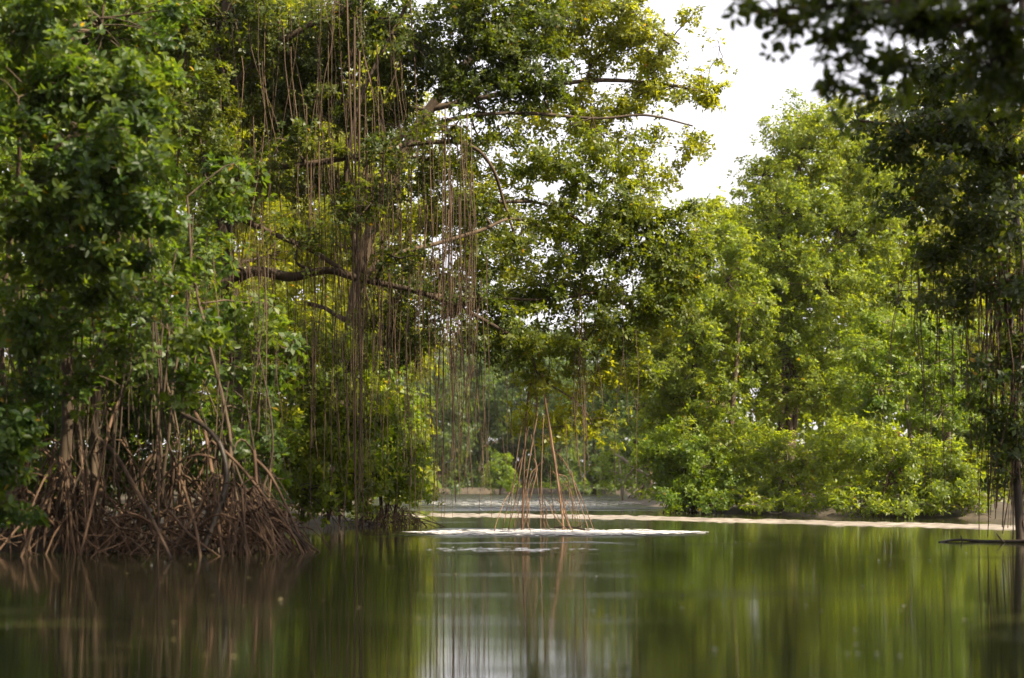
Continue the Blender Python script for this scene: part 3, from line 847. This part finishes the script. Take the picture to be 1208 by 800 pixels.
simple_tree('mangrove_bush', 'low spreading bush with bare twigs at the water, below the tallest mangrove', (930, 606, 48), (920, 540, 48.5),
            [(900, 535, 48.8, 44, 34, 1.4, 1), (950, 545, 48, 42, 32, 1.4, .9), (880, 580, 48.4, 42, 24, 1.3, 1), (925, 588, 47.6, 34, 18, 1.1, .6), (970, 580, 46.8, 40, 26, 1.3, 1), (995, 540, 48, 30, 30, 1.3, .8), (890, 597, 45.8, 36, 9, 1.1, 1.1), (935, 599, 44.8, 36, 9, 1.1, 1.1), (975, 601, 43.8, 30, 9, 1.1, 1.1)], 'right', .115, 2.7, .38, r=.06, stems=4, mat=PALE, roots=14, droop=.15)
simple_tree('mangrove_bush', 'rounded bush at the channel end of the right bank, beside the fallen branch', (820, 600, 48.8), (815, 540, 49.2),
            [(800, 594, 48.0, 30, 9, 1.1, 1.1), (850, 596, 47.0, 30, 9, 1.1, 1.1), (775, 535, 49.2, 26, 26, 1.2, 1), (810, 525, 48.6, 30, 26, 1.2, 1), (795, 560, 49.2, 32, 26, 1.4, 1), (835, 555, 48.6, 36, 30, 1.4, 1), (815, 585, 48.6, 40, 16, 1.3, 1), (855, 582, 48, 34, 20, 1.3, 1)], 'bright', .12, 2.7, .38, r=.06, stems=3, roots=10, droop=.15)
simple_tree('mangrove_tree', 'mangrove behind the dark overhanging tree, yellow light in its leaves', (1120, 600, 60), (1110, 200, 60),
            [(1060, 170, 60, 70, 60, 2.6, .9, .25), (1140, 170, 60, 80, 70, 2.6, .9, .2), (1080, 280, 59, 80, 60, 2.6, 1, .1), (1170, 300, 59, 80, 70, 2.6, 1), (1110, 380, 58, 90, 60, 2.4, 1), (1190, 430, 56, 70, 70, 2.2, 1), (1200, 540, 52, 60, 60, 2.0, 1)], 'yellow', .19, 2.3, .6, r=.2, stems=2)
simple_tree('mangrove_tree', 'small tree with fine drooping foliage beyond the bank corner, over a fallen branch', (735, 590, 76), (728, 535, 76.5),
            [(722, 530, 77, 16, 18, 1.2, .9), (712, 560, 76, 18, 20, 1.2, 1), (740, 560, 76, 20, 22, 1.2, .8), (765, 575, 74, 18, 16, 1.1, .8)], 'bright', .16, 1.6, .45, r=.08, stems=2, mat=PALE, droop=.3)
simple_tree('mangrove_tree', 'grey-green mangrove in the haze, right of the channel gap above the fallen branch', (770, 588, 82), (760, 430, 84),
            [(745, 420, 86, 34, 36, 2.2, 1), (785, 430, 84, 34, 40, 2.2, 1), (750, 480, 84, 36, 36, 2.2, 1), (785, 500, 82, 34, 38, 2.2, 1), (740, 530, 86, 32, 34, 2.0, 1), (715, 470, 92, 28, 40, 2.0, .9), (770, 370, 88, 30, 30, 2.0, .8)], 'far', .22, 2.2, .6, r=.16, stems=2, roots=12)



def forest_mass(x0, x1, top, ybot, d, L, lai, leaf, sub=.9, thick=4.0):
    """the closed wood behind the trees one can tell apart: one mass of leaf sprays"""
    tops = np.array(top, float)
    n = int((x1 - x0) / F_PX * d * (ybot - tops[:, 1].min()) / F_PX * d / (sub * sub) * 1.6)
    x = rng.uniform(x0, x1, n)
    yt = np.interp(x, tops[:, 0], tops[:, 1]) + rng.normal(0, 7, n)
    y = rng.uniform(tops[:, 1].min(), ybot, n)
    keep = y > yt
    x, y = x[keep], y[keep]
    dd = d + rng.uniform(0, thick, len(x)) + (rng.normal(0, 1.2, len(x)))
    sub_c = np.stack([(x - W_PX / 2) / F_PX * d, dd, CAM_H + (HOR - y) / F_PX * d], 1)
    area = len(x) / 1.6 * sub * sub
    per = int(max(3, lai * area * 2 / (.27 * L * L) / 6 / len(x)))
    cnt = np.maximum(1, per * rng.lognormal(-.1, .4, len(x))).astype(int)
    rp_ = np.repeat(np.arange(len(x)), cnt)
    off = norm(rng.normal(0, 1, (len(rp_), 3))) * rng.random((len(rp_), 1)) ** .5 * sub * rng.uniform(.7, 1.3, (len(x), 1))[rp_]
    off[:, 2] *= .65
    P = sub_c[rp_] + off
    P[:, 2] = np.maximum(P[:, 2], .15)
    tn = np.clip(.45 + rng.normal(0, .18, len(x)), .05, .9)
    V, F, T = leaf_mesh(P, off / sub + np.array([0, -.3, .8]) + rng.normal(0, .4, P.shape), L, 6, tn[rp_], False)
    LEAVES[0] += len(T)
    link('distant_forest', mesh_from('distant_forest', V, F, LEAF[leaf], False, T), None, kind='stuff')


forest_mass(-330, 500, [(-330, -160), (-160, -160), (420, -140), (460, 60), (480, 250), (500, 400)], 585, 60, .27, 2.4, 'yellow')
forest_mass(780, 1360, [(780, 330), (850, 250), (900, 200), (980, 170), (1050, 120), (1360, 60)], 594, 68, .30, 2.2, 'right')
forest_mass(-420, 470, [(-420, -20), (300, 0), (430, 160), (470, 420)], 590, 82, .75, 3.5, 'right', 1.6, 5)
forest_mass(760, 1420, [(760, 400), (850, 300), (950, 240), (1050, 160), (1420, 100)], 592, 88, .75, 3.5, 'right', 1.6, 5)
forest_mass(420, 860, [(420, 380), (600, 370), (860, 350)], 586, 146, .6, 1.5, 'far', 2.0, 5)
forest_mass(440, 830, [(440, 430), (600, 400), (830, 410)], 584, 134, .45, 2.8, 'far', 1.6, 8)



def forest_ring(pts, h, L, lai, leaf, sub, thick):
    """the same wood going on along the banks beside and behind the boat"""
    P0 = np.array(pts, float)
    seg = np.linalg.norm(np.diff(P0, axis=0), axis=1)
    cum = np.concatenate([[0], np.cumsum(seg)])
    n = int(cum[-1] * h / (sub * sub) * 1.6)
    q = rng.uniform(0, cum[-1], n)
    c = np.stack([np.interp(q, cum, P0[:, 0]), np.interp(q, cum, P0[:, 1]), rng.uniform(.3, 1, n) ** .8 * h * (1 + .12 * np.sin(q * .5) + .08 * np.sin(q * 1.3))], 1)
    c[:, :2] += rng.normal(0, thick, (n, 2))
    per = int(max(3, lai * 1.25 * sub * sub / (.27 * L * L) / 6))
    rp_ = np.repeat(np.arange(n), per)
    off = norm(rng.normal(0, 1, (len(rp_), 3))) * rng.random((len(rp_), 1)) ** .5 * sub
    V, F, T = leaf_mesh(c[rp_] + off, off / sub + np.array([0, 0, .8]) + rng.normal(0, .4, off.shape), L, 6, np.clip(.45 + rng.normal(0, .18, n), .05, .9)[rp_], False)
    V[:, 2] = np.maximum(V[:, 2], .05)
    LEAVES[0] += len(T)
    link('surrounding_forest', mesh_from('surrounding_forest', V, F, LEAF[leaf], False, T), None, kind='stuff')


forest_ring([(-17, 34), (-15, 22), (-13, 8), (-13, -6), (-6, -16), (6, -17), (14, -8)], 13, .8, 2.2, 'canopy', 1.3, 1.5)
forest_ring([(14, -8), (14.5, 4), (14, 14), (14, 20.5)], 23, .85, 2.4, 'canopy', 1.3, 1.5)  # unseen wood, height and end shaped to shade left roots and right tree

# far end of the channel
FAR = [('pale crowned far mangrove at the left edge of the channel gap', 515, 430, 118), ('far mangrove in the haze, left of the middle of the channel gap', 560, 405, 124),
       ('tallest grey-green mangrove in the haze at the end of the channel', 605, 385, 128), ('far mangrove in the haze directly behind the standing root cluster', 655, 410, 120),
       ('far mangrove in the haze right of the standing root cluster', 700, 430, 112)]
for lab, x, yt, d in FAR:
    bl = []
    y = yt + 22
    while y < 575:
        for _ in range(2):
            bl.append((x + rng.normal(0, 20), y + rng.normal(0, 6), d + rng.normal(0, 1.5), rng.uniform(24, 34), rng.uniform(20, 28), 2.2, rng.uniform(.8, 1.1), rng.normal(0, .08)))
        y += 34
    bl += [(x - 18, 578, d - 4, 30, 7, 1.5, 1.2), (x + 18, 579, d - 5, 30, 7, 1.5, 1.2)]
    simple_tree('mangrove_tree', lab, (x, 584, d), (x + rng.normal(0, 6), yt + 40, d), bl, 'far', .26, 1.8, .75, r=.18, stems=2, droop=.2)
simple_tree('mangrove_bush', 'small rounded light bush in front of the far hazy mangroves', (590, 584, 108), (590, 545, 108), [(588, 545, 108, 14, 18, 1.2, 1.2), (598, 565, 108, 16, 16, 1.2, 1.2), (578, 570, 108, 14, 12, 1, 1)], 'bright', .2, 1.6, .5, r=.07, stems=2)

# ------------------------------------------------------------------ right foreground
t = Tree('mangrove_tree', 'shadowed mangrove on the right edge with twin bowed trunks and hanging roots', at(1203, 640, 25.8)[:2])
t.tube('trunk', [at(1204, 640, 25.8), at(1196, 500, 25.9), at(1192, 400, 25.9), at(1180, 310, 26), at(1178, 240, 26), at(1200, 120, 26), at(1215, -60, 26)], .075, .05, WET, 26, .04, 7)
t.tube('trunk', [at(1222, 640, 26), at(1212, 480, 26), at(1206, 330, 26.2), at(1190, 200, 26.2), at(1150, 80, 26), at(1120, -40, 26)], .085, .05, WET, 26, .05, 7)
t.tube('limb', [at(1190, 210, 26.1), at(1140, 180, 25.6), at(1080, 150, 25.2), at(1020, 140, 25)], .06, .02, BARK, 16, .05, 6)
t.crown([(1120, 150, 25.2, 60, 45, 1.0, 1), (1180, 180, 25.2, 55, 50, 1.0, 1), (1060, 165, 25, 45, 35, .8, .7), (1010, 150, 25, 32, 22, .6, .5), (1090, 225, 25, 50, 38, .9, .8), (1160, 260, 25, 55, 42, 1.0, 1), (1060, 250, 25.4, 34, 26, .7, .5),
         (1110, 300, 25.4, 45, 32, .8, .7), (1190, 330, 25.4, 40, 45, .9, .9), (1140, 350, 25.6, 40, 26, .7, .6), (1090, 350, 25.8, 30, 22, .6, .3), (1200, 420, 25.4, 26, 45, .7, .8), (1180, 490, 25.4, 30, 45, .6, .6), (1150, 420, 25.8, 30, 30, .6, .3), (1200, 520, 25.4, 24, 40, .6, .7), (1200, 100, 25.6, 50, 40, .9, 1), (1110, 90, 25.8, 60, 40, 1, .9), (1200, 560, 25.8, 18, 40, .5, .3)],
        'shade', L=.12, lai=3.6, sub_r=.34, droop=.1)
curtain(t, 1060, 1170, 26, (250, 360), (430, 600), (25, 26.4), (.006, .012))
curtain(t, 1165, 1207, 30, (230, 360), (520, 640), (25, 26.4), (.009, .020), .1)
skirt(t, *at(1208, 640, 25.8)[:2], .15, .4, 5, .4, .9, 0, 360, (.010, .02))

t = Tree('mangrove_tree', 'dark out of focus branches overhanging from the top right corner', at(1500, 700, 12.5)[:2])
t.tube('trunk', [at(1500, 700, 12.5), at(1470, 400, 12.6), at(1430, 150, 12.6), at(1380, 0, 12.4), at(1300, -120, 12.2)], .16, .09, BARK, 20, .05, 8)
t.tube('limb', [at(1400, 60, 12.5), at(1300, 0, 12.2), at(1180, -10, 12), at(1060, -5, 12), at(950, 5, 12), at(880, 10, 12)], .07, .012, BARK, 24, .03, 6)
t.crown([(885, 8, 12, 22, 12, .25, .5), (935, 30, 12, 24, 18, .25, .7), (975, 50, 12, 22, 16, .25, .7), (985, 100, 12.2, 20, 16, .25, .5), (1020, 120, 12.4, 30, 20, .3, .6), (915, 18, 12, 20, 16, .25, .5), (965, 5, 12, 40, 18, .3, .9), (1010, 30, 12, 40, 28, .35, .9), (1000, 75, 12, 26, 18, .3, .5), (1060, 20, 12, 50, 36, .4, 1), (1070, 75, 12.2, 36, 24, .35, .7), (1120, 30, 12, 55, 40, .45, .9), (1180, 20, 12, 55, 40, .45, .9), (1150, 80, 12.2, 45, 26, .4, .6), (1205, 90, 12.2, 45, 45, .4, .9)],
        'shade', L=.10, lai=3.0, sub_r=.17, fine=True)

# ------------------------------------------------------------------ driftwood, fallen branch, floating leaves
def wood(name, label, paths, mat, cat):
    org = np.array(paths[0][0][0], float)
    o = link(name, None, None, label=label, category=cat)
    o.location = org
    o.empty_display_size = .2
    for k_, (pts, r0, r1) in enumerate(paths):
        p_ = wiggle(spline(pts, 14), .04 if name != 'driftwood' else .008)
        tube_part('trunk' if k_ == 0 else 'branch', p_, np.linspace(r0, r1, 14), mat, o, 6, org)


wood('fallen_branch', 'pale forked fallen branch leaning into the water at the corner of the right bank',
     [([at(733, 540, 73), at(748, 553, 73), at(775, 566, 73), at(800, 574, 73)], .10, .03), ([at(748, 553, 73), at(738, 565, 73), at(733, 590, 73)], .05, .02), ([at(775, 585, 72), at(765, 575, 72.5), at(755, 590, 72)], .04, .02), ([at(733, 540, 73), at(722, 530, 73)], .05, .02)], PALE, 'branch')
wood('driftwood', 'thin dark stick floating beside the root cluster standing in the channel',
     [([at(655, 618, 32) * [1, 1, 0] + [0, 0, .06], at(680, 620, 31.4) * [1, 1, 0] + [0, 0, .08], at(700, 622, 30.8) * [1, 1, 0] + [0, 0, .03], at(716, 626, 30.5) * [1, 1, 0] + [0, 0, .0]], .025, .012), ([at(680, 620, 31.4) * [1, 1, 0] + [0, 0, .08], at(690, 616, 31) * [1, 1, 0] + [0, 0, .18]], .012, .006)], WET, 'driftwood')
wood('driftwood', 'dark half sunken log with stubs off the right bank',
     [([at(1108, 638, 26) * [1, 1, 0] + [0, 0, .0], at(1130, 638, 26.2) * [1, 1, 0] + [0, 0, .04], at(1165, 639, 26) * [1, 1, 0] + [0, 0, .02], at(1210, 640, 25.6) * [1, 1, 0] + [0, 0, .03]], .018, .034),
      ([at(1135, 640, 26.1) * [1, 1, 0], at(1133, 640, 26.1) * [1, 1, 0] + [0, 0, .1]], .015, .008), ([at(1185, 640, 25.8) * [1, 1, 0], at(1176, 640, 25.6) * [1, 1, 0] + [0, 0, .16]], .018, .01)], WET, 'driftwood')


def litter_mesh(name, mat, L):
    v, f = [], []
    a = np.linspace(0, 2 * math.pi, 10, endpoint=False)
    for q in a:
        v.append((L / 2 * math.cos(q), L * .24 * math.sin(q) * (1 - .2 * math.cos(q)), .006 + .01 * math.cos(q) ** 2))
    v.append((0, 0, .004))
    f = [(i, (i + 1) % 10, 10) for i in range(10)]
    return mesh_from(name, v, f, mat)


m1, nt, out = new_mat("fallen_leaf_yellow")
p = nt.nodes.new("ShaderNodeBsdfPrincipled")
p.inputs["Base Color"].default_value = (.26, .19, .035, 1)
nt.links.new(p.outputs[0], out.inputs[0])
m2, nt, out = new_mat("fallen_leaf_pale")
p = nt.nodes.new("ShaderNodeBsdfPrincipled")
p.inputs["Base Color"].default_value = (.26, .25, .19, 1)
nt.links.new(p.outputs[0], out.inputs[0])
lm1 = litter_mesh("floating_leaf", m1, .075)
lm2 = litter_mesh("floating_leaf", m2, .05)


def scatter(me, n, xr, yr, label, group):
    k_ = 0
    while k_ < n:
        x, y = rng.uniform(*xr), rng.uniform(*yr)
        d = CAM_H * F_PX / (y - HOR)
        X = (x - W_PX / 2) / F_PX * d
        if ground_h(np.array(X), np.array(d)) > -.2:
            k_ += .2
            continue
        o = link('floating_leaf', me, None, label=label, category='leaf', group=group)
        o.location = (X, d, .004)
        o.rotation_euler = (rng.normal(0, .1), rng.normal(0, .1), rng.uniform(0, 6.28))
        s = rng.uniform(.6, 1.1) * min(1.0, d / 15 + .35)
        o.scale = (s, s, s)
        k_ += 1


scatter(lm1, 20, (30, 620), (655, 795), 'small yellow fallen leaf floating on the dark brown water at the left', 'yellow leaves floating on the left')
scatter(lm2, 46, (640, 1190), (635, 790), 'small pale fallen leaf floating on the green reflecting water at the right', 'pale leaves floating on the right')

forest_mass(470, 800, [(470, 400), (600, 385), (800, 390)], 583, 126, .34, 2.2, 'far', 1.1, 4)

# ------------------------------------------------------------------ humid air
m, nt, out = new_mat("humid_air")
pv = nt.nodes.new("ShaderNodeVolumePrincipled")
pv.inputs["Color"].default_value = (.98, 1.0, .96, 1)
pv.inputs["Density"].default_value = .00018
pv.inputs["Anisotropy"].default_value = .3
nt.links.new(pv.outputs[0], out.inputs["Volume"])
x0, x1, y0, y1, z0, z1 = -640.0, 640.0, -640.0, 760.0, -2.2, 32.0
hv = [(x, y, z) for z in (z0, z1) for y in (y0, y1) for x in (x0, x1)]
hf = [(0, 2, 3, 1), (4, 5, 7, 6), (0, 1, 5, 4), (2, 6, 7, 3), (0, 4, 6, 2), (1, 3, 7, 5)]
link("haze", mesh_from("haze", hv, hf, m), None, kind='stuff')

print("LEAF FACES", LEAVES[0])
